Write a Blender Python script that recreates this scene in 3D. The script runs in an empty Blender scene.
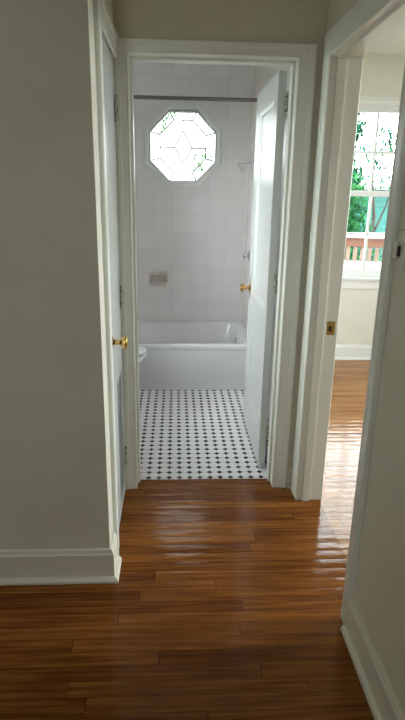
import bpy, bmesh, math, random
from mathutils import Vector, Matrix
random.seed(7)
S = bpy.context.scene
COL = S.collection

# ------------------------------------------------------------------ camera
CAM_H = 1.49
def _axes():
    a = (176 - 202.5, -(192 - 360)); b = (172 - 202.5, -(2075 - 360))
    f = math.sqrt(-(a[0]*b[0] + a[1]*b[1]))
    Y = Vector((a[0], a[1], -f)).normalized()
    Z = -Vector((b[0], b[1], -f)).normalized()
    return f, Y.cross(Z), Y, Z
F, AX, AY, AZ = _axes()
cam_data = bpy.data.cameras.new('camera')
cam = bpy.data.objects.new('camera', cam_data); COL.objects.link(cam)
cam.matrix_world = Matrix.Translation((0, 0, CAM_H)) @ Matrix((AX, AY, AZ)).to_4x4()
cam_data.sensor_fit = 'VERTICAL'; cam_data.sensor_height = 36.0
cam_data.lens = 36.0 * F / 720.0
cam_data.clip_start = 0.02; cam_data.clip_end = 200
S.camera = cam

# ------------------------------------------------------------------ world, exposure
SKY = 24.0
w = bpy.data.worlds.new('overcast_sky'); S.world = w; w.use_nodes = True
bg = w.node_tree.nodes['Background']
bg.inputs['Color'].default_value = (0.95, 0.975, 1.0, 1); bg.inputs['Strength'].default_value = SKY
S.view_settings.view_transform = 'Standard'; S.view_settings.look = 'None'
S.view_settings.gamma = 1.0; S.view_settings.use_curve_mapping = False
S.view_settings.exposure = 0.25
try:
    S.cycles.max_bounces = 14; S.cycles.diffuse_bounces = 8; S.cycles.glossy_bounces = 6
    S.cycles.transparent_max_bounces = 16; S.cycles.sample_clamp_indirect = 6.0
    S.cycles.use_denoising = True
except Exception: pass

def portal(name, loc, rot, sx, sy):      # sampling portal in a window opening, gives off nothing itself
    L = bpy.data.lights.new(name, 'AREA'); L.shape = 'RECTANGLE'; L.size = sx; L.size_y = sy
    o = bpy.data.objects.new(name, L); COL.objects.link(o); o.location = loc; o.rotation_euler = rot
    L.cycles.is_portal = True
P2 = math.pi/2
portal('sky_portal', (0.041, 4.90, 1.86), (-P2, 0, 0), .66, .66)
portal('sky_portal', (1.83, 4.93, 1.48), (-P2, 0, 0), .8, 1.4)
portal('sky_portal', (-1.03, 3.36, 1.55), (0, -P2, 0), 1.3, .85)
portal('sky_portal', (4.33, 2.5, 1.68), (0, P2, 0), 1.6, 2.9)
portal('sky_portal', (-0.7, -2.75, 1.65), (P2, 0, 0), .6, .9)

# ------------------------------------------------------------------ materials
def mat(name, col, rough=.5, metal=0, spec=.5, coat=0, bump=0, bscale=40, var=0, vscale=4):
    m = bpy.data.materials.new(name); m.use_nodes = True
    nt = m.node_tree; b = nt.nodes['Principled BSDF']
    b.inputs['Base Color'].default_value = (*col, 1); b.inputs['Roughness'].default_value = rough
    b.inputs['Metallic'].default_value = metal; b.inputs['Specular IOR Level'].default_value = spec
    b.inputs['Coat Weight'].default_value = coat; b.inputs['Coat Roughness'].default_value = .08
    tc = nt.nodes.new('ShaderNodeTexCoord')
    if bump:
        n = nt.nodes.new('ShaderNodeTexNoise'); n.inputs['Scale'].default_value = bscale
        nt.links.new(tc.outputs['Object'], n.inputs['Vector'])
        bp = nt.nodes.new('ShaderNodeBump'); bp.inputs['Strength'].default_value = bump; bp.inputs['Distance'].default_value = .01
        nt.links.new(n.outputs['Fac'], bp.inputs['Height']); nt.links.new(bp.outputs['Normal'], b.inputs['Normal'])
    if var:
        n = nt.nodes.new('ShaderNodeTexNoise'); n.inputs['Scale'].default_value = vscale; n.inputs['Detail'].default_value = 4
        nt.links.new(tc.outputs['Object'], n.inputs['Vector'])
        r = nt.nodes.new('ShaderNodeValToRGB')
        r.color_ramp.elements[0].position = .3; r.color_ramp.elements[1].position = .7
        r.color_ramp.elements[0].color = (*[c*(1-var) for c in col], 1); r.color_ramp.elements[1].color = (*[min(1, c*(1+var)) for c in col], 1)
        nt.links.new(n.outputs['Fac'], r.inputs['Fac']); nt.links.new(r.outputs['Color'], b.inputs['Base Color'])
    return m
M = {}
M['hall'] = mat('olive_cream_wall_paint', (.66, .625, .515), .6, bump=.06, bscale=60, var=.03)
M['room'] = mat('cream_wall_paint', (.74, .74, .66), .6, bump=.05, bscale=60, var=.02)
M['basecream'] = mat('cream_baseboard_paint', (.70, .67, .55), .4, bump=.04, bscale=25)
M['ceil'] = mat('ceiling_paint', (.8, .8, .77), .8, bump=.05)
M['trim'] = mat('white_trim_paint', (.76, .77, .70), .3, bump=.04, bscale=25)
M['door'] = mat('white_door_enamel', (.62, .64, .63), .24, bump=.04, bscale=18)
M['bathwall'] = mat('bathroom_wall_paint', (.72, .70, .68), .5)
M['enamel'] = mat('white_bath_enamel', (.82, .82, .84), .12, coat=.4)
M['china'] = mat('white_china', (.85, .86, .88), .08, coat=.5)
M['soap'] = mat('beige_china', (.66, .61, .56), .15, coat=.3)
M['chrome'] = mat('chrome', (.8, .8, .82), .12, metal=1)
M['rod'] = mat('dull_steel_rod', (.25, .22, .21), .35, metal=1)
M['brass'] = mat('polished_brass', (.58, .39, .14), .2, metal=1, var=.1, vscale=60)
M['brassd'] = mat('tarnished_brass', (.42, .30, .14), .35, metal=1, var=.3, vscale=80)
M['dark'] = mat('recess_shade', (.015, .014, .012), .8)  # near black, paints the shade inside recesses
M['painted_metal'] = mat('painted_hinge', (.42, .43, .38), .5, var=.75, vscale=70)
M['lead'] = mat('lead_came', (.10, .11, .10), .5, metal=.3)
M['ivory'] = mat('ivory_plastic', (.60, .58, .48), .35)
M['plate'] = mat('painted_switch_plate', (.60, .575, .475), .4)
M['browntoggle'] = mat('dark_brown_toggle', (.02, .014, .01), .3)
M['sash'] = mat('white_sash_paint', (.82, .84, .83), .3)
M['leaf'] = mat('green_leaves', (.014, .085, .022), .9, spec=.1, var=.6, vscale=5)
M['leafd'] = mat('blue_green_leaves', (.016, .09, .045), .9, spec=.1, var=.6, vscale=7)
M['leafoak'] = mat('pale_green_leaves', (.14, .40, .12), .8, spec=.1, var=.4, vscale=6)
M['bark'] = mat('brown_bark', (.02, .014, .010), .8, bump=.4, bscale=20, var=.3)
M['teal'] = mat('teal_siding_paint', (.008, .10, .088), .6, var=.08, vscale=3)
M['salmon'] = mat('salmon_rail_paint', (.10, .032, .016), .6, var=.1)
M['whiteext'] = mat('white_exterior_paint', (.30, .29, .27), .6, var=.05)
M['pinkext'] = mat('faded_pink_cream_paint', (.13, .085, .065), .6, var=.1)
M['lawn'] = mat('lawn_grass', (.012, .035, .01), .9, var=.4, vscale=2)
M['porch'] = mat('pale_porch_paint', (.25,.24,.21), .7, var=.05)

def glass(name, tint=(1, 1, 1), rough=.0, bump=0):
    m = bpy.data.materials.new(name); m.use_nodes = True; nt = m.node_tree
    for n in list(nt.nodes):
        if n.type != 'OUTPUT_MATERIAL': nt.nodes.remove(n)
    out = nt.nodes['Material Output']
    t = nt.nodes.new('ShaderNodeBsdfTransparent'); t.inputs[0].default_value = (*tint, 1)
    g = nt.nodes.new('ShaderNodeBsdfGlossy'); g.inputs['Roughness'].default_value = .02
    fr = nt.nodes.new('ShaderNodeFresnel'); fr.inputs[0].default_value = 1.3
    mx = nt.nodes.new('ShaderNodeMixShader')
    nt.links.new(fr.outputs[0], mx.inputs[0]); nt.links.new(t.outputs[0], mx.inputs[1]); nt.links.new(g.outputs[0], mx.inputs[2])
    nt.links.new(mx.outputs[0], out.inputs[0])
    return m
M['glass'] = glass('clear_window_glass', (.87, .90, .89))
M['dimglass'] = glass('slightly_tinted_window_glass', (.75, .78, .77))
M['oglass'] = glass('leaded_window_glass', (.37, .38, .375))

class NG:                                    # tiny node-math helper
    def __init__(s, m): s.nt = m.node_tree
    def n(s, t): return s.nt.nodes.new(t)
    def put(s, v, sock):
        if isinstance(v, (int, float)): sock.default_value = v
        else: s.nt.links.new(v, sock)
    def m(s, op, a, b=0, c=None):
        n = s.n('ShaderNodeMath'); n.operation = op
        s.put(a, n.inputs[0]); s.put(b, n.inputs[1])
        if c is not None: s.put(c, n.inputs[2])
        return n.outputs[0]
    def xyz(s, x, y, z):
        n = s.n('ShaderNodeCombineXYZ'); s.put(x, n.inputs[0]); s.put(y, n.inputs[1]); s.put(z, n.inputs[2]); return n.outputs[0]
    def mix(s, f, a, b):
        n = s.n('ShaderNodeMix'); n.data_type = 'RGBA'; s.put(f, n.inputs[0])
        for v, k in ((a, 6), (b, 7)):
            if isinstance(v, tuple): n.inputs[k].default_value = (*v, 1)
            else: s.nt.links.new(v, n.inputs[k])
        return n.outputs[2]

def tile_mat(name, plane, col, grout, size, ox=0, oz=0, gw=.0022):
    m = mat(name, col, .16); g = NG(m); b = m.node_tree.nodes['Principled BSDF']
    tc = g.n('ShaderNodeTexCoord'); sp = g.n('ShaderNodeSeparateXYZ'); g.nt.links.new(tc.outputs['Object'], sp.inputs[0])
    u = sp.outputs[0] if plane == 'x' else sp.outputs[1]; v = sp.outputs[2]
    def edge(c, o):
        f = g.m('FRACT', g.m('DIVIDE', g.m('ADD', c, o), size))
        return g.m('GREATER_THAN', g.m('ABSOLUTE', g.m('SUBTRACT', f, .5)), .5 - gw/size)
    e = g.m('MAXIMUM', edge(u, ox + 10*size), edge(v, oz))
    iu = g.m('FLOOR', g.m('DIVIDE', g.m('ADD', u, ox + 10*size), size)); iv = g.m('FLOOR', g.m('DIVIDE', g.m('ADD', v, oz), size))
    wn = g.n('ShaderNodeTexWhiteNoise'); g.nt.links.new(g.xyz(iu, iv, 0), wn.inputs['Vector'])
    c = g.mix(wn.outputs['Value'], tuple(x*.97 for x in col), tuple(min(1, x*1.03) for x in col))
    g.nt.links.new(g.mix(e, c, grout), b.inputs['Base Color'])
    bp = g.n('ShaderNodeBump'); bp.invert = True; bp.inputs['Strength'].default_value = .4; bp.inputs['Distance'].default_value = .002
    g.nt.links.new(e, bp.inputs['Height']); g.nt.links.new(bp.outputs[0], b.inputs['Normal'])
    return m
M['tile_back'] = tile_mat('white_wall_tile_back', 'x', (.81, .785, .795), (.73, .705, .715), .152, .03, .06)
M['tile_side'] = tile_mat('white_wall_tile_side', 'y', (.84, .78, .77), (.75, .70, .69), .152, .06, .06)

def dot_tile():
    m = mat('white_octagon_and_black_dot_tile', (.8, .8, .82), .25); g = NG(m); b = m.node_tree.nodes['Principled BSDF']
    tc = g.n('ShaderNodeTexCoord'); sp = g.n('ShaderNodeSeparateXYZ'); g.nt.links.new(tc.outputs['Object'], sp.inputs[0])
    p = DOT_P
    fu = g.m('ABSOLUTE', g.m('SUBTRACT', g.m('FRACT', g.m('DIVIDE', g.m('ADD', sp.outputs[0], -DOT_X + 40*p), p)), .5))
    fv = g.m('ABSOLUTE', g.m('SUBTRACT', g.m('FRACT', g.m('DIVIDE', g.m('ADD', sp.outputs[1], -DOT_Y + 60*p), p)), .5))
    sm = g.m('ADD', fu, fv)
    dot = g.m('GREATER_THAN', sm, 1 - .31)
    gr = g.m('GREATER_THAN', g.m('MAXIMUM', fu, fv), .5 - .018)
    c = g.mix(gr, (.92, .91, .94), (.30, .30, .32)); c = g.mix(dot, c, (.008, .008, .010))
    g.nt.links.new(c, b.inputs['Base Color'])
    return m
DOT_P, DOT_X, DOT_Y = .0560, .0222, 2.605
M['dots'] = dot_tile()

def oak(name, c0, c1, c2, W=.0572):
    m = mat(name, c1, .2); g = NG(m); b = m.node_tree.nodes['Principled BSDF']
    tc = g.n('ShaderNodeTexCoord'); sp = g.n('ShaderNodeSeparateXYZ'); g.nt.links.new(tc.outputs['Object'], sp.inputs[0])
    x, y = sp.outputs[0], sp.outputs[1]
    rowf = g.m('DIVIDE', g.m('ADD', y, 20), W); row = g.m('FLOOR', rowf)
    w1 = g.n('ShaderNodeTexWhiteNoise'); w1.noise_dimensions = '1D'; g.put(row, w1.inputs['W'])
    L = g.m('ADD', .75, g.m('MULTIPLY', w1.outputs['Value'], .7))
    xf = g.m('DIVIDE', g.m('ADD', x, g.m('ADD', 20, g.m('MULTIPLY', w1.outputs['Value'], 7.3))), L)
    idx = g.m('FLOOR', xf)
    w2 = g.n('ShaderNodeTexWhiteNoise'); w2.noise_dimensions = '2D'; g.nt.links.new(g.xyz(row, idx, 0), w2.inputs['Vector'])
    rv = w2.outputs['Value']
    gn = g.n('ShaderNodeTexNoise'); gn.inputs['Scale'].default_value = 1; gn.inputs['Detail'].default_value = 5; gn.inputs['Roughness'].default_value = .6
    g.nt.links.new(g.xyz(g.m('MULTIPLY', g.m('ADD', x, g.m('MULTIPLY', rv, 30)), 3.0), g.m('MULTIPLY', y, 60), g.m('MULTIPLY', rv, 50)), gn.inputs['Vector'])
    big = g.n('ShaderNodeTexNoise'); big.inputs['Scale'].default_value = 2.2; g.nt.links.new(tc.outputs['Object'], big.inputs['Vector'])
    k = g.m('ADD', g.m('MULTIPLY', rv, .34), g.m('MULTIPLY', g.m('SUBTRACT', gn.outputs['Fac'], .34), 1.7))
    r = g.n('ShaderNodeValToRGB'); g.put(k, r.inputs['Fac'])
    e = r.color_ramp.elements; e[0].position = .1; e[0].color = (*c0, 1); e[1].position = .9; e[1].color = (*c2, 1)
    q = r.color_ramp.elements.new(.5); q.color = (*c1, 1)
    gy = g.m('GREATER_THAN', g.m('ABSOLUTE', g.m('SUBTRACT', g.m('FRACT', rowf), .5)), .5 - .016)
    gx = g.m('GREATER_THAN', g.m('ABSOLUTE', g.m('SUBTRACT', g.m('FRACT', xf), .5)), .5 - .0012)
    gap = g.m('MAXIMUM', gy, gx)
    c = g.mix(g.m('MULTIPLY', gap, .8), r.outputs['Color'], tuple(v*.2 for v in c0))
    g.nt.links.new(c, b.inputs['Base Color'])
    # polyurethane: slightly cupped boards, gently wavy film
    cup = g.m('MULTIPLY', g.m('POWER', g.m('ABSOLUTE', g.m('SUBTRACT', g.m('FRACT', rowf), .5)), 2.0), -1.2)
    wav = g.n('ShaderNodeTexNoise'); wav.inputs['Scale'].default_value = 1; wav.inputs['Detail'].default_value = 2
    g.nt.links.new(g.xyz(g.m('MULTIPLY', x, 9), g.m('MULTIPLY', y, 26), rv), wav.inputs['Vector'])
    h = g.m('ADD', g.m('ADD', g.m('MULTIPLY', wav.outputs['Fac'], 1.0), cup), g.m('ADD', g.m('MULTIPLY', rv, .25), g.m('MULTIPLY', gn.outputs['Fac'], .12)))
    bp = g.n('ShaderNodeBump'); bp.inputs['Strength'].default_value = .5; bp.inputs['Distance'].default_value = .003
    g.put(h, bp.inputs['Height']); g.nt.links.new(bp.outputs[0], b.inputs['Normal'])
    b.inputs['Roughness'].default_value = .12; b.inputs['Specular IOR Level'].default_value = .18
    return m
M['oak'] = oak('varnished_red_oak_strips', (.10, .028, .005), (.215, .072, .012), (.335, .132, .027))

M['oak_lit'] = oak('brightly_lit_oak_strips', (.17, .062, .017), (.34, .15, .045), (.47, .24, .085))  # hall oak recoloured lighter, paints in the side room's stronger light
# ------------------------------------------------------------------ mesh helpers
def box(bm, x0, y0, z0, x1, y1, z1):
    v = [bm.verts.new(p) for p in ((x0,y0,z0),(x1,y0,z0),(x1,y1,z0),(x0,y1,z0),(x0,y0,z1),(x1,y0,z1),(x1,y1,z1),(x0,y1,z1))]
    fs = [bm.faces.new([v[i] for i in f]) for f in ((0,3,2,1),(4,5,6,7),(0,1,5,4),(1,2,6,5),(2,3,7,6),(3,0,4,7))]
    return v, fs
def bbox(bm, x0, y0, z0, x1, y1, z1, r=.003, seg=2):
    t = bmesh.new(); box(t, x0, y0, z0, x1, y1, z1)
    bmesh.ops.bevel(t, geom=t.edges[:], offset=r, segments=seg, profile=.5, affect='EDGES')
    join(bm, t)
def join(bm, t, mx=None):
    if mx is not None: bmesh.ops.transform(t, matrix=mx, verts=t.verts)
    me = bpy.data.meshes.new('tmp'); t.to_mesh(me); t.free(); bm.from_mesh(me); bpy.data.meshes.remove(me)
def tube(bm, pts, r, seg=12, caps=True):
    pts = [Vector(p) for p in pts]; rings = []
    for i, p in enumerate(pts):
        d = (pts[min(i+1, len(pts)-1)] - pts[max(i-1, 0)]).normalized()
        u = d.cross(Vector((0,0,1)) if abs(d.z) < .9 else Vector((1,0,0))).normalized(); v = d.cross(u)
        rr = r[i] if isinstance(r, (list, tuple)) else r
        rings.append([bm.verts.new(p + (u*math.cos(a) + v*math.sin(a))*rr) for a in [2*math.pi*k/seg for k in range(seg)]])
    for a, b in zip(rings, rings[1:]):
        for k in range(seg): bm.faces.new((a[k], a[(k+1)%seg], b[(k+1)%seg], b[k]))
    if caps: bm.faces.new(rings[0][::-1]); bm.faces.new(rings[-1])
def lathe(bm, prof, origin, axis, seg=24):      # prof: (radius, distance along axis)
    o = Vector(origin); d = Vector(axis).normalized()
    u = d.cross(Vector((0,0,1)) if abs(d.z) < .9 else Vector((1,0,0))).normalized(); v = d.cross(u); rings = []
    for r, h in prof:
        r = max(r, .0004)
        rings.append([bm.verts.new(o + d*h + (u*math.cos(a) + v*math.sin(a))*r) for a in [2*math.pi*k/seg for k in range(seg)]])
    for a, b in zip(rings, rings[1:]):
        for k in range(seg): bm.faces.new((a[k], a[(k+1)%seg], b[(k+1)%seg], b[k]))
    bm.faces.new(rings[0][::-1]); bm.faces.new(rings[-1])
def loft(bm, loops, cap0=True, cap1=True):
    rs = [[bm.verts.new(p) for p in L] for L in loops]; n = len(rs[0])
    for a, b in zip(rs, rs[1:]):
        for k in range(n): bm.faces.new((a[k], a[(k+1)%n], b[(k+1)%n], b[k]))
    if cap0: bm.faces.new(rs[0][::-1])
    if cap1: bm.faces.new(rs[-1])
def obj(name, bm, m, parent=None, smooth=False, bevel=0):
    bmesh.ops.recalc_face_normals(bm, faces=bm.faces[:])
    me = bpy.data.meshes.new(name); bm.to_mesh(me); bm.free()
    o = bpy.data.objects.new(name, me); COL.objects.link(o); me.materials.append(M[m] if isinstance(m, str) else m)
    if parent:
        o.parent = parent; o.matrix_parent_inverse = Matrix.Translation(-parent.location)
    if smooth:
        for p in me.polygons: p.use_smooth = True
        md = o.modifiers.new('edges', 'EDGE_SPLIT'); md.split_angle = math.radians(40)
    if bevel:
        md = o.modifiers.new('bevel', 'BEVEL'); md.width = bevel; md.segments = 2; md.limit_method = 'ANGLE'
    return o
def struct(name, bm, m, label=None, **k):
    o = obj(name, bm, m, **k); o['kind'] = 'structure'
    if label: o['label'] = label
    return o
def empty(name, loc): 
    o = bpy.data.objects.new(name, None); COL.objects.link(o); o.location = loc; o.empty_display_size = .05; return o
def tag(o, label, cat, group=None, kind=None):
    o['label'] = label; o['category'] = cat
    if group: o['group'] = group
    if kind: o['kind'] = kind
    return o
def thing(name, label, cat, loc, group=None): return tag(empty(name, loc), label, cat, group)
def sroot(name, label, cat, loc):
    o = empty(name, loc); o['kind'] = 'structure'; o['label'] = label; o['category'] = cat; return o

# casing: profile (w outward from the opening, h proud of the wall) swept round an opening
PROF = [(0, 0), (0, .010), (.003, .013), (.012, .0135), (.015, .0115), (.058, .0145), (.061, .0165), (.088, .018), (.093, .0165), (.095, .013), (.095, 0)]
PROFB = [(w_*.55, h) for w_, h in PROF]
def casing(bm, plane, at, sgn, a0, a1, b1, b0=0, prof=PROF, scale=None, closed=False):
    """plane 'y': (a=x,b=z) on wall y=at, proud towards sgn*y; plane 'x': (a=y,b=z)"""
    def P(a, b, h): return (a, at + sgn*h, b) if plane == 'y' else (at + sgn*h, a, b)
    sl, sr = scale or (1, 1)
    loops = []
    for w_, h in prof:
        l, r_ = w_*sl, w_*sr
        if closed: c = [(a0-l, b0-w_), (a0-l, b1+w_), (a1+r_, b1+w_), (a1+r_, b0-w_)]
        else: c = [(a0-l, b0), (a0-l, b1+w_), (a1+r_, b1+w_), (a1+r_, b0)]
        loops.append([bm.verts.new(P(a, b, h)) for a, b in c])
    n = 4
    for A, B in zip(loops, loops[1:] + loops[:1]):
        for k in range(n if closed else n-1): bm.faces.new((A[k], A[(k+1)%n], B[(k+1)%n], B[k]))
    if not closed:
        bm.faces.new([L[0] for L in loops]); bm.faces.new([L[3] for L in loops])
def octa(cx, cz, R, y):                      # R = half flat-to-flat
    t = R*math.tan(math.pi/8)
    return [(cx+a, y, cz+b) for a, b in ((t,R),(R,t),(R,-t),(t,-R),(-t,-R),(-R,-t),(-R,t),(-t,R))]

# ================================================================== STRUCTURE
XR, XL, ZC = .625, -.258, 2.585              # hall right wall, closet wall, ceiling
YW, YB = 2.51, 2.66                          # partition with the bathroom doorway
b = bmesh.new(); box(b, -1.7, -2.7, -.05, .735, 2.59, 0)
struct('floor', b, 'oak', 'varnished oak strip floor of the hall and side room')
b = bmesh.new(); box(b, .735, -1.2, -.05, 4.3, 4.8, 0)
struct('floor_room', b, 'oak_lit', 'side room oak strip floor, coloured lighter for its brighter light')
b = bmesh.new(); box(b, -.92, 2.59, -.05, .61, 4.76, .002)
struct('floor_bathroom', b, 'dots', 'white tile floor with small black dots')
b = bmesh.new(); box(b, -1.8, -2.8, ZC, 4.4, 4.95, ZC+.1); struct('ceiling', b, 'ceil', 'plain white ceiling')

b = bmesh.new()                              # partition with bathroom doorway
box(b, -1.7, YW, 0, -.215, YB, ZC); box(b, .527, YW, 0, .625, YB, ZC); box(b, -.215, YW, 2.05, .527, YB, ZC)
struct('wall_back', b, 'hall', 'cream wall around and above the bathroom doorway')
b = bmesh.new(); box(b, -.92, YB, 0, -.215, YB+.006, ZC); box(b, .527, YB, 0, .61, YB+.006, ZC); box(b, -.215, YB, 2.05, .525, YB+.006, ZC)
struct('wall_bathroom_front', b, 'bathwall', 'painted bathroom side of the doorway wall')
b = bmesh.new()                              # right wall of hall, with doorway to side room
box(b, XR, -2.7, 0, .72, 1.565, ZC); box(b, XR, 2.392, 0, .72, 4.8, ZC); box(b, XR, 1.565, 2.04, .72, 2.392, ZC)
struct('wall_right', b, 'hall', 'grey cream hall wall on the right with the light switch')
b = bmesh.new(); box(b, .72, -1.2, 0, .735, 1.565, ZC); box(b, .72, 2.392, 0, .735, 4.8, ZC); box(b, .72, 1.565, 2.04, .735, 2.392, ZC)
struct('wall_room_left', b, 'room', 'side room face of the shared wall')
b = bmesh.new(); box(b, .61, YB+.006, 0, XR, 4.76, ZC)
struct('wall_bathroom_right', b, 'tile_side', 'white tiled bathroom wall behind the open door')
b = bmesh.new(); box(b, -1.7, 1.815, 0, XL, 1.915, ZC)
struct('wall_left', b, 'hall', 'olive cream wall on the left facing the camera')
b = bmesh.new(); box(b, XL-.1, 1.915, 0, XL, 2.03, ZC); box(b, XL-.1, 2.03, 2.03, XL, YW, ZC); box(b, XL-.1, 2.487, 0, XL, YW, 2.03)
struct('wall_closet', b, 'trim', 'narrow wall holding the closet door')
b = bmesh.new(); box(b, -1.8, -2.8, 0, -1.7, YB, ZC); struct('wall_hall_left', b, 'hall')
b = bmesh.new()
for q in ((-1.7, 0, .735, 1.2), (-1.7, 2.1, .735, ZC), (-1.7, 1.2, -1.0, 2.1), (-.4, 1.2, .735, 2.1)): box(b, q[0], -2.8, q[1], q[2], -2.7, q[3])
struct('wall_hall_rear', b, 'hall')
# bathroom left wall with an unseen window added for daylight
b = bmesh.new()
for q in ((YB, 0, 4.8, .95), (YB, 2.15, 4.8, ZC), (YB, .95, 2.98, 2.15), (3.74, .95, 4.8, 2.15)): box(b, -1.02, q[0], q[1], -.92, q[2], q[3])
struct('wall_bathroom_left', b, 'tile_side')
# back wall of the bathroom with octagonal hole
OX, OZ, OR = .058, 1.852, .276
b = bmesh.new(); y0, y1 = 4.76, 4.95
box(b, -1.02, y0, 0, .63, y1, OZ-OR); box(b, -1.02, y0, OZ+OR, .63, y1, ZC)
box(b, -1.02, y0, OZ-OR, OX-OR, y1, OZ+OR); box(b, OX+OR, y0, OZ-OR, .63, y1, OZ+OR)
t = OR*math.tan(math.pi/8)
for sx in (-1, 1):
    for sz in (-1, 1):
        tri = [(OX+sx*OR, OZ+sz*OR), (OX+sx*OR, OZ+sz*t), (OX+sx*t, OZ+sz*OR)]
        loft(b, [[(p[0], y0, p[1]) for p in tri], [(p[0], y1, p[1]) for p in tri]])
struct('wall_bathroom_back', b, 'tile_back', 'white tiled back wall above the bathtub')
# side room walls
WX0, WX1, WZ0, WZ1 = 1.44, 2.22, .775, 2.205
b = bmesh.new()
box(b, .63, 4.8, 0, 4.3, 4.95, WZ0); box(b, .63, 4.8, WZ1, 4.3, 4.95, ZC); box(b, .63, 4.8, WZ0, WX0, 4.95, WZ1); box(b, WX1, 4.8, WZ0, 4.3, 4.95, WZ1)
struct('wall_room_back', b, 'room', 'cream side room wall around the sash window')
b = bmesh.new()
for q in ((-1.2, 0, 4.95, .9), (-1.2, 2.45, 4.95, ZC), (-1.2, .9, 1.1, 2.45), (3.9, .9, 4.95, 2.45)): box(b, 4.3, q[0], q[1], 4.4, q[2], q[3])
struct('wall_room_right', b, 'room')
b = bmesh.new(); box(b, .735, -1.3, 0, 4.4, -1.2, ZC); struct('wall_room_front', b, 'room')

# ---- trims: jambs and casings
def frame_y():                               # bathroom doorway
    r = sroot('trim_1', 'white casing and jambs around the bathroom doorway', 'door frame', (.16, YW, 0))
    b = bmesh.new(); casing(b, 'y', YW, -1, -.199, .513, 2.036, prof=PROFB, scale=(1.07, 1.43)); obj('casing', b, 'trim', r)
    b = bmesh.new(); box(b, -.215, YW-.001, 0, -.199, YB+.006, 2.036); box(b, .513, YW-.001, 0, .527, YB+.006, 2.036); box(b, -.215, YW-.001, 2.036, .527, YB+.006, 2.05)
    obj('jamb', b, 'trim', r, bevel=.001)
    b = bmesh.new(); box(b, -.199, 2.56, 0, -.188, 2.62, 2.025); box(b, .502, 2.56, 0, .513, 2.62, 2.025); box(b, -.199, 2.56, 2.025, .513, 2.62, 2.036)
    obj('door_stop', b, 'trim', r, bevel=.0015)
frame_y()
def frame_x():                               # side room doorway
    r = sroot('trim_2', 'white casing and jambs around the side room doorway on the right', 'door frame', (XR, 1.98, 0))
    b = bmesh.new(); casing(b, 'x', XR, -1, 1.585, 2.373, 2.02, scale=(.66, 1)); obj('casing', b, 'trim', r)
    b = bmesh.new(); casing(b, 'x', .735, 1, 1.585, 2.373, 2.02); obj('casing', b, 'trim', r)
    b = bmesh.new(); box(b, XR-.001, 1.565, 0, .736, 1.585, 2.02); box(b, XR-.001, 2.373, 0, .736, 2.393, 2.02); box(b, XR-.001, 1.565, 2.02, .736, 2.393, 2.04)
    obj('jamb', b, 'trim', r, bevel=.001)
    b = bmesh.new(); box(b, .642, 1.585, 0, .680, 1.598, 2.007); box(b, .642, 2.360, 0, .680, 2.373, 2.007); box(b, .642, 1.585, 2.007, .680, 2.373, 2.02)
    obj('door_stop', b, 'trim', r, bevel=.0015)
    b = bmesh.new(); bbox(b, .696, 2.3715, .87, .733, 2.3735, .935, .0006, 1)
    s = obj('strike_plate', b, 'brass', r); s['label'] = 'polished brass strike plate'
    b = bmesh.new(); box(b, .704, 2.3705, .888, .718, 2.3716, .912); obj('latch_hole', b, 'dark', s)
    for z in (.877, .928):
        b = bmesh.new(); lathe(b, [(.0035, 0), (.0035, .001), (.001, .0016)], (.714, 2.3715, z), (0, -1, 0), 10); obj('screw', b, 'brassd', s)
frame_x()
def frame_closet():
    r = sroot('trim_3', 'white casing around the closet door on the left', 'door frame', (XL, 2.25, 0))
    pr_ = [(0, 0), (0, .010), (.004, .013), (.06, .014), (.066, .018), (.085, .018), (.088, .014), (.088, 0)]
    b = bmesh.new()
    loops = []
    for w_, h in pr_:                        # jamb casing on the near side and head casing running to the corner
        loops.append([b.verts.new((XL+h, a, z)) for a, z in ((2.022-w_, 0), (2.022-w_, 2.012+w_), (YW-.002, 2.012+w_))])
    for A, B in zip(loops, loops[1:]+loops[:1]):
        for k in (0, 1): b.faces.new((A[k], A[k+1], B[k+1], B[k]))
    b.faces.new([L[0] for L in loops]); b.faces.new([L[2] for L in loops])
    obj('casing', b, 'trim', r)
    b = bmesh.new(); box(b, XL-.08, 2.022, 0, XL+.002, 2.032, 2.02); box(b, XL-.08, 2.482, 0, XL+.004, 2.49, 2.02); box(b, XL-.08, 2.03, 2.012, XL+.002, 2.485, 2.03)
    obj('jamb', b, 'trim', r)
frame_closet()

def baseboard(name, pts, label, h=.142, t=.016, inward=1, m='basecream'):
    """pts: polyline on the wall line, proud to the right of travel when inward=1"""
    prof = [(0, 0), (.032, 0), (.032, .010), (.027, .018), (t, .022), (t, h-.022), (t-.004, h-.014), (t-.006, h-.004), (t-.010, h), (0, h)]
    P = [Vector((x, y, 0)) for x, y in pts]; b = bmesh.new(); loops = []
    for i, p in enumerate(P):
        ds = []
        if i > 0: ds.append((p-P[i-1]).normalized())
        if i < len(P)-1: ds.append((P[i+1]-p).normalized())
        ns = [Vector((d.y, -d.x, 0))*inward for d in ds]
        n = ns[0] if len(ns) == 1 else (ns[0]+ns[1]).normalized() / max(.3, (ns[0]+ns[1]).normalized().dot(ns[0]))
        loops.append([p + n*o + Vector((0, 0, z)) for o, z in prof])
    loft(b, loops)
    return struct(name, b, m, label)
baseboard('baseboard_left', [(-1.7, 1.815), (XL, 1.815), (XL, 1.925)], 'tall baseboard turning the corner of the left wall', inward=1)
baseboard('baseboard_right', [(XR, 1.522), (XR, -2.7)], 'white baseboard and shoe along the right hall wall', inward=1)
baseboard('baseboard_back', [(.590, YW), (XR, YW)], 'short baseboard between the two doorway casings', h=.10, t=.012)
baseboard('baseboard_room_back', [(.735, 4.8), (4.3, 4.8)], 'white baseboard below the side room window', inward=1, m='sash')
baseboard('baseboard_room_left', [(.735, 2.47), (.735, 4.8)], 'side room baseboard on the shared wall', inward=1, m='sash')

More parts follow.
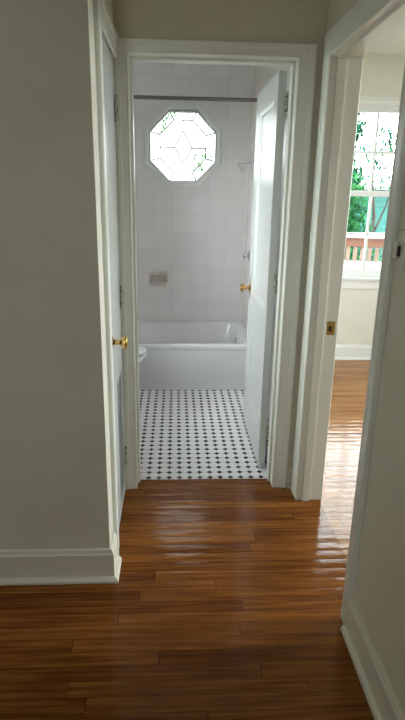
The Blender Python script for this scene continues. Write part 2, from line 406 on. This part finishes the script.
# ---- windows
def win_octagon():
    r = sroot('window_1', 'octagonal leaded glass window over the bathtub', 'window', (OX, 4.76, OZ))
    b = bmesh.new()                           # casing proud of the tile, bevelled
    prof = [(.276, -.10), (.276, .012), (.285, .020), (.298, .018), (.314, .012), (.322, .006), (.322, 0)]
    Ls = [octa(OX, OZ, R, 4.76-h) for R, h in prof]
    loft(b, Ls, False, False); obj('casing', b, 'sash', r)
    b = bmesh.new(); Ls = [octa(OX, OZ, R, y) for R, y in ((.2765, 4.80), (.272, 4.797), (.269, 4.80), (.269, 4.835), (.2765, 4.835))]
    loft(b, Ls, False, False); obj('sash', b, 'sash', r)
    b = bmesh.new(); loft(b, [octa(OX, OZ, .2695, 4.822), octa(OX, OZ, .2695, 4.825)]); obj('glass_pane', b, 'oglass', r)
    b = bmesh.new()
    def P(u, v): return (OX + (u-213)*.270/134, 4.818, OZ - (v-227)*.270/134)
    seg = []
    ring = [(175,125),(253,125),(308,182),(308,272),(253,330),(173,330),(118,272),(118,182)]
    outer = [(158,93),(268,93),(345,172),(345,282),(268,360),(158,360),(82,282),(82,172)]
    for i in range(8): seg.append((ring[i], ring[(i+1)%8])); seg.append((ring[i], outer[i]))
    seg += [((213,125),(213,165)), ((213,165),(250,232)), ((250,232),(213,290)), ((213,290),(178,230)), ((178,230),(213,165)),
            ((118,230),(178,230)), ((250,232),(308,232)), ((213,290),(213,330))]
    for a, c in seg: tube(b, [P(*a), P(*c)], .0055, 6)
    obj('lead_came', b, 'lead', r)
win_octagon()

def sash_window(name, label, x0, x1, z0, z1, yin, cols, rows, M4, deep=.15, stool=True, gm='glass'):
    """built facing -y with its inner wall face at y=yin, then moved by M4"""
    r = sroot(name, label, 'window', tuple(M4 @ Vector(((x0+x1)/2, yin, z0))))
    def put(nm, b, m, p=r, **k):
        bmesh.ops.transform(b, matrix=M4, verts=b.verts); return obj(nm, b, m, p, **k)
    pr_ = [(0, 0), (0, .010), (.005, .014), (.038, .015), (.044, .020), (.060, .022), (.062, 0)]
    b = bmesh.new(); casing(b, 'y', yin, -1, x0, x1, z1, b0=z0, prof=pr_); put('casing', b, 'sash')
    b = bmesh.new()
    box(b, x0-.001, yin, z0, x0+.02, yin+deep, z1); box(b, x1-.02, yin, z0, x1+.001, yin+deep, z1); box(b, x0, yin, z1-.01, x1, yin+deep, z1+.001); box(b, x0, yin+.03, z0-.001, x1, yin+deep+.02, z0+.015)
    put('frame', b, 'sash')
    if stool:
        b = bmesh.new(); bbox(b, x0-.10, yin-.045, z0-.022, x1+.10, yin+.06, z0+.004, .006); put('window_stool', b, 'sash')
        b = bmesh.new(); bbox(b, x0-.07, yin-.016, z0-.10, x1+.07, yin-.0005, z0-.022, .003); put('apron', b, 'sash')
    zm = (z0+z1)/2 + .015
    for nm, a, c, y, f0, f1 in (('lower_sash', z0+.01, zm+.02, yin+.055, .055, .045), ('upper_sash', zm-.02, z1-.01, yin+.095, .045, .032)):
        X0, X1 = x0+.02, x1-.02; sw = .04; b = bmesh.new()
        box(b, X0, y, a, X0+sw, y+.035, c); box(b, X1-sw, y, a, X1, y+.035, c); box(b, X0+sw, y, a, X1-sw, y+.035, a+f0); box(b, X0+sw, y, c-f1, X1-sw, y+.035, c)
        s = put(nm, b, 'sash', bevel=.002)
        gx0, gx1, gz0, gz1 = X0+sw, X1-sw, a+f0, c-f1
        b = bmesh.new()
        for i in range(1, cols): xx = gx0+(gx1-gx0)*i/cols; box(b, xx-.010, y+.003, gz0, xx+.010, y+.03, gz1)
        for i in range(1, rows): zz = gz0+(gz1-gz0)*i/rows; box(b, gx0, y+.004, zz-.010, gx1, y+.029, zz+.010)
        put('muntins', b, 'sash', s)
        b = bmesh.new(); box(b, gx0, y+.016, gz0, gx1, y+.019, gz1); put('glass_pane', b, gm, s)
I4 = Matrix.Identity(4)
sash_window('window_2', 'white double hung sash window seen through the right doorway', WX0, WX1, WZ0, WZ1, 4.8, 3, 2, I4, gm='dimglass')
def rotz(a, x, y): return Matrix.Translation((x, y, 0)) @ Matrix.Rotation(a, 4, 'Z')
sash_window('added_window_3', 'unseen sash window added on the bathroom left wall for light', -.38, .38, .95, 2.15, 0, 2, 2, rotz(P2, -.92, 3.36), deep=.1)  # added out of view to brighten the bathroom
sash_window('added_window_4', 'unseen wide window added on the far side room wall for light', -1.4, 1.4, .9, 2.45, 0, 6, 2, rotz(-P2, 4.3, 2.5), deep=.1)  # wide opening added out of view, lets more sky into the side room
sash_window('added_window_5', 'unseen window added at the rear of the hall for light', -.3, .3, 1.2, 2.1, 0, 2, 2, rotz(math.pi, -.7, -2.7), deep=.1)  # added behind the camera to light the hall

# ================================================================== DOORS
def door_slab(wd, ht, th, panels, louver=None):
    """local: u 0..wd (x), thickness 0..th (y), z 0..ht; panels (u0,z0,u1,z1) recessed on both sides"""
    b = bmesh.new(); us = sorted({0, wd, *[p[0] for p in panels], *[p[2] for p in panels]}); zs = sorted({0, ht, *[p[1] for p in panels], *[p[3] for p in panels]})
    V = {}
    def vt(x, y, z):
        k = (round(x, 5), round(y, 5), round(z, 5))
        if k not in V: V[k] = b.verts.new(k)
        return V[k]
    inside = lambda u, z: any(p[0] < u < p[2] and p[1] < z < p[3] for p in panels)
    for y in (0, th):
        for u0, u1 in zip(us, us[1:]):
            for z0, z1 in zip(zs, zs[1:]):
                if not inside((u0+u1)/2, (z0+z1)/2): b.faces.new([vt(u0,y,z0), vt(u1,y,z0), vt(u1,y,z1), vt(u0,y,z1)])
    for z in (0, ht):
        for u0, u1 in zip(us, us[1:]): b.faces.new([vt(u0,0,z), vt(u1,0,z), vt(u1,th,z), vt(u0,th,z)])
    for u in (0, wd):
        for z0, z1 in zip(zs, zs[1:]): b.faces.new([vt(u,0,z0), vt(u,0,z1), vt(u,th,z1), vt(u,th,z0)])
    for p in panels:
        for s, y in ((1, 0), (-1, th)):
            L = []
            for w_, d in ((0, 0), (.006, .004), (.014, .005), (.022, .011), (.024, .012)):
                L.append([(p[0]+w_, y+s*d, p[1]+w_), (p[2]-w_, y+s*d, p[1]+w_), (p[2]-w_, y+s*d, p[3]-w_), (p[0]+w_, y+s*d, p[3]-w_)])
            loft(b, L, False, True)
    bmesh.ops.remove_doubles(b, verts=b.verts, dist=1e-5)
    return b
def knob(parent, at, d, s=1.0, name='doorknob'):
    b = bmesh.new(); A = Vector(at); d = Vector(d)
    lathe(b, [(.001, .0), (.026*s, .0), (.027*s, .003), (.022*s, .006), (.012*s, .008), (.0105*s, .014), (.0105*s, .030*s), (.013*s, .033*s), (.014*s, .036*s), (.020*s, .040*s), (.0265*s, .047*s), (.028*s, .054*s), (.0265*s, .061*s), (.020*s, .066*s), (.010*s, .0675*s), (.0005, .068*s)], A, d, 28)
    k = obj(name, b, 'brass', parent, smooth=True); return k
def hinge(parent, x, y, z, ax='x', m='painted_metal', h=.09):
    b = bmesh.new(); lathe(b, [(.004, -h/2-.006), (.006, -h/2-.003), (.0068, -h/2), (.0068, -h/6), (.0058, -h/6+.001), (.0068, -h/6+.002), (.0068, h/6), (.0058, h/6+.001), (.0068, h/6+.002), (.0068, h/2), (.006, h/2+.003), (.003, h/2+.008)], (x, y, z), (0, 0, 1), 14)
    if ax == 'x': box(b, x-.012, y-.0015, z-h/2, x+.004, y+.0005, z+h/2)
    else: box(b, x-.0015, y-.022, z-h/2, x+.001, y+.022, z+h/2)
    return obj('hinge', b, m, parent)

# bathroom door, open at right angles into the bathroom
d1 = sroot('door_1', 'white two panel bathroom door standing open inward', 'door', (.497, 2.69, .012))
DW, DY = .69, 2.69
sl = door_slab(DW, 2.012, .038, [(.095, .21, DW-.14, .72), (.095, .89, DW-.14, 1.90)])
sl.transform(Matrix(((0, 1, 0, .466), (1, 0, 0, DY), (0, 0, 1, .012), (0, 0, 0, 1))))
obj('slab', sl, 'door', d1, bevel=.0012)
k = knob(d1, (.466, DY+DW-.062, .925), (-1, 0, 0), .95)
b = bmesh.new(); bbox(b, .4645, DY+DW-.085, .865, .4665, DY+DW-.04, .985, .0008, 1); obj('escutcheon', b, 'brassd', d1)
k2 = knob(d1, (.504, DY+DW-.062, .925), (1, 0, 0), .95)
b = bmesh.new(); box(b, .476, DY+DW, .89, .494, DY+DW+.0015, .96); obj('latch_plate', b, 'brassd', d1)
for z in (.25, 1.06, 1.885): hinge(d1, .5085, 2.683, z, 'x')

# closet door, closed
d2 = sroot('door_2', 'narrow white closet door with louvred lower panel and brass knob', 'door', (XL, 2.478, .012))
CW = .446; th = .035
# a through opening for the louvres is formed by stiles and rails under the lock rail
b = door_slab(CW, 1.995-.72, th, [])
bmesh.ops.translate(b, vec=(0, 0, .72), verts=b.verts)
box(b, 0, 0, 0, .21, th, .72); box(b, CW-.05, 0, 0, CW, th, .72); box(b, .21, 0, 0, CW-.05, th, .05); box(b, .21, 0, .66, CW-.05, th, .72)
TX = Matrix(((0, 1, 0, XL-th), (1, 0, 0, 2.033), (0, 0, 1, .012), (0, 0, 0, 1)))
b.transform(TX); obj('slab', b, 'door', d2)
b = bmesh.new(); n = 38
for i in range(n):
    z = .058 + i*.016
    box(b, .21, .022, z-.0025, CW-.05, .0303, z+.0025)
b.transform(TX); obj('louvre', b, 'door', d2)
b = bmesh.new(); box(b, .21, .012, .05, CW-.05, .0298, .66); b.transform(TX); obj('shade_backing', b, 'dark', d2)  # black sheet behind the slats, paints the slots as dark as shade
knob(d2, (XL, 2.098, .908), (1, 0, 0), 1.0)
for z in (.2, 1.02, 1.82): hinge(d2, XL+.006, 2.482, z, 'y')

# ================================================================== BATHROOM
def rrect(x0, y0, x1, y1, r, z, n=6):
    out = []
    for cx, cy, a0 in ((x1-r, y1-r, 0), (x0+r, y1-r, 90), (x0+r, y0+r, 180), (x1-r, y0+r, 270)):
        for k in range(n+1):
            a = math.radians(a0+90*k/n); out.append((cx+r*math.cos(a), cy+r*math.sin(a), z))
    return out
t = thing('bathtub', 'white built in bathtub across the end of the tiled bathroom', 'bathtub', (-.155, 4.35, 0))
b = bmesh.new(); X0, X1, Y0, Y1, H = -.918, .608, 3.95, 4.757, .375
apron = [(.012, .004), (.012, .10), (.006, .112), (.006, .155), (.0, .168), (.0, H-.045), (-.006, H-.038), (-.008, H-.02), (-.004, H-.006), (.006, H)]
Ls = [rrect(X0, Y0+o, X1, Y1, .012, z) for o, z in apron]
Ls += [rrect(X0+.06, Y0+.055, X1-.05, Y1-.05, .10, H), rrect(X0+.072, Y0+.066, X1-.062, Y1-.06, .11, H-.01), rrect(X0+.11, Y0+.09, X1-.085, Y1-.085, .13, H-.12), rrect(X0+.2, Y0+.13, X1-.12, Y1-.12, .14, .09), rrect(X0+.28, Y0+.19, X1-.17, Y1-.17, .12, .06)]
loft(b, Ls, False, True); obj('tub_shell', b, 'enamel', t, smooth=True)
b = bmesh.new(); lathe(b, [(.03, 0), (.032, .004), (.02, .008), (.002, .009)], (X1-.087, 4.46, .27), (-1, 0, .12)); obj('overflow_plate', b, 'chrome', t)

def egg(cx, cy, L, W, z, n=28, back=.0):      # egg outline, pointed towards +x
    out = []
    for k in range(n):
        a = 2*math.pi*k/n; c, s_ = math.cos(a), math.sin(a)
        out.append((cx + (L*.58 if c > 0 else L*.42)*c, cy + W/2*s_*(1-.06*c), z))
    return out
TY = 3.60
t = thing('toilet', 'white toilet with closed lid in front of the bathtub', 'toilet', (-.55, TY, 0))
b = bmesh.new()
loft(b, [egg(-.60, TY, .46, .24, .003), egg(-.60, TY, .44, .22, .05), egg(-.57, TY, .38, .19, .16), egg(-.57, TY, .44, .26, .27), egg(-.53, TY, .52, .33, .36), egg(-.54, TY, .55, .35, .375), egg(-.54, TY, .55, .35, .388)])
obj('bowl', b, 'china', t, smooth=True)
b = bmesh.new(); o_ = [egg(-.54, TY, .585, .375, .394), egg(-.54, TY, .59, .38, .402), egg(-.54, TY, .585, .375, .410)]
i_ = [egg(-.54, TY, .40, .24, .410), egg(-.54, TY, .40, .24, .394)]
loft(b, o_+i_+[o_[0]], False, False); obj('seat', b, 'china', t, smooth=True)
b = bmesh.new(); loft(b, [egg(-.54, TY, .575, .37, .421), egg(-.54, TY, .585, .38, .428), egg(-.54, TY, .58, .375, .438), egg(-.54, TY, .50, .30, .443)]); obj('lid', b, 'china', t, smooth=True)
b = bmesh.new(); bbox(b, -.9, TY-.21, .385, -.72, TY+.21, .74, .02, 3); bbox(b, -.905, TY-.22, .742, -.712, TY+.22, .775, .01, 3)
obj('tank', b, 'china', t, smooth=True)
b = bmesh.new(); tube(b, [(-.715, TY-.14, .68), (-.70, TY-.14, .68), (-.695, TY-.10, .675), (-.695, TY-.06, .67)], [.008, .008, .006, .007]); obj('flush_lever', b, 'chrome', t)

# soap dish on back wall
t = thing('soap_dish', 'beige ceramic soap dish set in the back wall tiles', 'soap dish', (-.148, 4.76, .70))
b = bmesh.new(); x0, x1, z0, z1 = -.232, -.064, .695, .82
def rr(x0, x1, z0, z1, y, r=.02, n=4):
    return [(p[0], y, p[1]) for p in [(q[0], q[1]) for q in rrect(x0, z0, x1, z1, r, 0, n)]]
loft(b, [rr(x0, x1, z0, z1, 4.762), rr(x0, x1, z0, z1, 4.750), rr(x0+.008, x1-.008, z0+.008, z1-.008, 4.741), rr(x0+.02, x1-.02, z0+.03, z1-.022, 4.741, .012), rr(x0+.026, x1-.026, z0+.036, z1-.03, 4.758, .012)], True, True)
obj('back_plate', b, 'soap', t, smooth=True)
b = bmesh.new()
loft(b, [rrect(x0+.018, 4.70, x1-.018, 4.755, .018, z0+.012), rrect(x0+.006, 4.683, x1-.006, 4.755, .024, z0+.03), rrect(x0+.006, 4.681, x1-.006, 4.755, .024, z0+.042), rrect(x0+.016, 4.693, x1-.016, 4.752, .018, z0+.042), rrect(x0+.024, 4.702, x1-.024, 4.75, .014, z0+.028)], True, True)
obj('tray', b, 'soap', t, smooth=True)
b = bmesh.new(); tube(b, [(x0+.012, 4.75, z1-.02), (x0+.014, 4.722, z1-.022), (x0+.03, 4.715, z1-.022), (x1-.03, 4.715, z1-.022), (x1-.014, 4.722, z1-.022), (x1-.012, 4.75, z1-.02)], .007); obj('grip_bar', b, 'soap', t, smooth=True)

t = thing('shower_curtain_rod', 'straight metal shower curtain rod across the tub alcove', 'curtain rod', (-.155, 3.97, 2.085))
b = bmesh.new(); tube(b, [(-.917, 3.97, 2.092), (.608, 3.97, 2.092)], .0125, 16); obj('rod', b, 'rod', t, smooth=True)
for x, s in ((-.9195, 1), (.6095, -1)):
    b = bmesh.new(); lathe(b, [(.03, 0), (.03, .004), (.018, .016), (.014, .02)], (x, 3.97, 2.092), (s, 0, 0)); obj('flange', b, 'chrome', t, smooth=True)

t = thing('shower_fixture', 'chrome shower head on a short arm from the right tiled wall', 'shower head', (.6095, 4.46, 1.72))
b = bmesh.new(); tube(b, [(.609, 4.46, 1.715), (.580, 4.46, 1.720), (.558, 4.46, 1.715), (.545, 4.46, 1.706)], .010); obj('arm', b, 'chrome', t, smooth=True)
b = bmesh.new(); lathe(b, [(.034, 0), (.034, .004), (.02, .012), (.012, .014)], (.6095, 4.46, 1.715), (-1, 0, 0)); obj('flange', b, 'chrome', t, smooth=True)
b = bmesh.new(); lathe(b, [(.011, -.004), (.014, 0), (.014, .014), (.02, .022), (.033, .040), (.036, .048), (.034, .052), (.012, .053)], (.545, 4.46, 1.707), (-.8, -.1, -.5)); obj('spray_head', b, 'chrome', t, smooth=True)
t = thing('bath_faucet_handle', 'round chrome bath faucet handle on the right tiled wall', 'faucet handle', (.6095, 4.46, 1.0))
b = bmesh.new(); lathe(b, [(.05, 0), (.05, .003), (.035, .010), (.014, .016)], (.6095, 4.46, 1.0), (-1, 0, 0)); obj('escutcheon', b, 'chrome', t, smooth=True)
b = bmesh.new(); lathe(b, [(.012, .01), (.012, .022), (.02, .026), (.029, .034), (.031, .044), (.027, .054), (.015, .059), (.001, .060)], (.6095, 4.46, 1.0), (-1, 0, 0)); obj('handle', b, 'chrome', t, smooth=True)
# ================================================================== HALL
t = thing('light_switch', 'painted light switch plate with a dark toggle beside the doorway', 'light switch', (XR, 1.478, 1.345))
b = bmesh.new(); bbox(b, XR-.006, 1.443, 1.288, XR-.0002, 1.513, 1.402, .0025, 2); obj('cover_plate', b, 'plate', t)
b = bmesh.new(); bbox(b, XR-.016, 1.482, 1.322, XR-.005, 1.508, 1.368, .003, 2); s = obj('dimmer_housing', b, 'ivory', t)
b = bmesh.new(); bbox(b, XR-.014, 1.4745, 1.330, XR-.005, 1.4805, 1.358, .0012, 1); s = obj('toggle', b, 'browntoggle', t); s['label'] = 'dark brown toggle'
for z in (1.305, 1.385):
    b = bmesh.new(); lathe(b, [(.003, 0), (.003, .001), (.001, .0016)], (XR-.006, 1.478, z), (-1, 0, 0), 10); obj('screw', b, 'plate', t)

# ================================================================== OUTSIDE
b = bmesh.new(); box(b, -40, 4.95, -.6, 40, 60, -.45); box(b, -40, -40, -.6, -1.8, 4.95, -.45); box(b, 4.4, -40, -.6, 40, 4.95, -.45)
o = struct('ground_lawn', b, 'lawn', 'lawn around the house')
b = bmesh.new(); box(b, .2, 4.96, -.45, 5.2, 7.3, -.05); struct('floor_porch', b, 'porch', 'pale painted porch floor outside the side room')

# porch railing: low white wall, balusters, salmon beam, white cap; runs at an angle
A, Bp = Vector((.6, 7.05, 0)), Vector((4.6, 5.75, 0)); d = (Bp-A); Ln = d.length; ang = math.atan2(d.y, d.x)
RM = Matrix.Translation(A) @ Matrix.Rotation(ang, 4, 'Z')
t = thing('porch_railing', 'salmon and white porch railing outside the side room window', 'railing', tuple(A))
def rput(nm, b, m, **k):
    bmesh.ops.transform(b, matrix=RM, verts=b.verts); return obj(nm, b, m, t, **k)
b = bmesh.new(); bbox(b, 0, -.07, 1.00, Ln, .07, 1.035, .006); rput('cap_rail', b, 'whiteext')
b = bmesh.new(); bbox(b, 0, -.035, .895, Ln, .035, 1.00, .004); rput('top_rail', b, 'salmon')
b = bmesh.new(); bbox(b, 0, -.06, -.05, Ln, .06, .72, .006); rput('low_wall', b, 'whiteext')
n = int(Ln/.085)
for i in range(n):
    b = bmesh.new(); x = .05 + i*.085; bbox(b, x-.026, -.022, .72, x+.026, .022, .895, .003, 1); rput('baluster', b, 'pinkext')

def foliage(name, label, cat, spheres, n, m, leaf=.06, trunk=None, group=None):
    t = thing(name, label, cat, trunk[0] if trunk else (spheres[0][0], spheres[0][1], -.45), group)
    b = bmesh.new(); tot = sum(s[3]**2 for s in spheres)
    for cx, cy, cz, R in spheres:
        for _ in range(int(n*R*R/tot)):
            v = Vector((random.gauss(0, 1), random.gauss(0, 1), random.gauss(0, 1))).normalized()*R*random.uniform(.45, 1.05)
            p = Vector((cx, cy, cz))+v
            q = Matrix.Rotation(random.uniform(0, 6.28), 3, 'Z') @ Matrix.Rotation(random.uniform(-1.3, 1.3), 3, 'X')
            L = leaf*random.uniform(.6, 1.3); W = L*.32
            vs = [b.verts.new(p + q @ Vector(c)) for c in ((0, -L, 0), (W, -.1*L, .1*L), (0, L, 0), (-W, -.1*L, .1*L))]
            b.faces.new(vs)
    obj('foliage', b, m, t)
    if trunk:
        b = bmesh.new()
        for path, r0, r1 in trunk[1]:
            k_ = len(path); tube(b, path, [r0+(r1-r0)*i/(k_-1) for i in range(k_)], 8)
        obj('trunk', b, 'bark', t)
    return t
foliage('garden_shrub', 'dense green shrub behind the porch railing', 'shrub', [(2.2, 8.3, .5, .85), (2.4, 8.4, 1.05, .58), (2.35, 8.3, 1.4, .5), (1.5, 8.4, .8, .8), (3.1, 8.3, .05, .64)], 19000, 'leaf', .045, ((2.5, 8.4, -.45), [([(2.5, 8.4, -.45), (2.5, 8.4, .2), (2.6, 8.4, .9)], .05, .02)]))
foliage('garden_tree', 'loose leafy tree seen at the left of the sash window', 'tree', [(3.15, 10.4, 1.75, .36), (3.10, 10.4, 2.25, .26), (3.2, 10.3, 2.60, .22), (2.5, 10.5, 2.4, .75)], 4200, 'leafd', .07,
        ((2.9, 10.6, -.45), [([(2.9, 10.6, -.45), (2.85, 10.6, 1.2), (2.95, 10.5, 2.2), (3.3, 10.4, 3.2)], .09, .03), ([(2.95, 10.5, 2.2), (3.3, 10.4, 2.7), (3.5, 10.4, 2.75)], .03, .012), ([(2.9, 10.6, 1.8), (3.2, 10.5, 2.5), (3.3, 10.5, 3.1)], .03, .01)]))
foliage('garden_tree', 'tree with brown dead leaves above the loose leafy tree', 'tree', [(4.40, 13.9, 3.60, .25), (4.75, 13.9, 3.66, .2), (4.1, 13.9, 3.75, .3)], 420, 'bark', .10, ((3.4, 13.9, -.45), [([(3.4, 13.9, -.45), (3.45, 13.9, 1.6), (3.7, 13.9, 2.9), (4.3, 13.9, 3.6)], .09, .02)]))
foliage('garden_tree', 'sparse pale tree in front of the teal building', 'tree', [(4.6, 12.2, 2.1, .6), (4.1, 12.3, 2.0, .5), (4.5, 12.3, 2.6, .5)], 500, 'leafd', .08,
        ((4.45, 12.4, -.45), [([(4.45, 12.4, -.45), (4.5, 12.4, 1.0), (4.3, 12.3, 2.0), (4.35, 12.3, 2.6)], .05, .015), ([(4.5, 12.4, .6), (4.75, 12.4, 1.3), (4.85, 12.4, 2.2)], .03, .012)]))
foliage('garden_tree', 'leafy branches behind the octagonal bathroom window', 'tree', [(-.20, 7.9, 2.36, .13), (-.10, 8.0, 2.50, .10), (.38, 7.8, 1.90, .14), (.28, 7.9, 1.80, .10)], 200, 'leafoak', .04,
        ((.0, 8.3, -.45), [([(.0, 8.3, -.45), (.05, 8.3, 1.0), (.32, 8.0, 1.8)], .04, .006), ([(.03, 8.3, .8), (-.7, 8.2, 1.6), (-.6, 8.0, 2.3), (-.2, 8.0, 2.4)], .03, .004)]))
t = thing('neighbouring_building', 'teal sided low building beyond the shrub', 'building', (6.4, 13.5, -.45))
b = bmesh.new(); box(b, 3.9, 13.2, -.45, 10, 16, 1.62)
for i in range(16):
    z = -.4 + i*.125; box(b, 3.9, 13.18, z, 10, 13.2, z+.11)
obj('siding', b, 'teal', t)
b = bmesh.new(); loft(b, [[(3.7, 13.0, 1.62), (3.7, 13.0, 1.68), (3.7, 14.6, 2.0), (3.7, 16.2, 1.68), (3.7, 16.2, 1.62)], [(10.2, 13.0, 1.62), (10.2, 13.0, 1.68), (10.2, 14.6, 2.0), (10.2, 16.2, 1.68), (10.2, 16.2, 1.62)]]); obj('roof', b, 'whiteext', t)
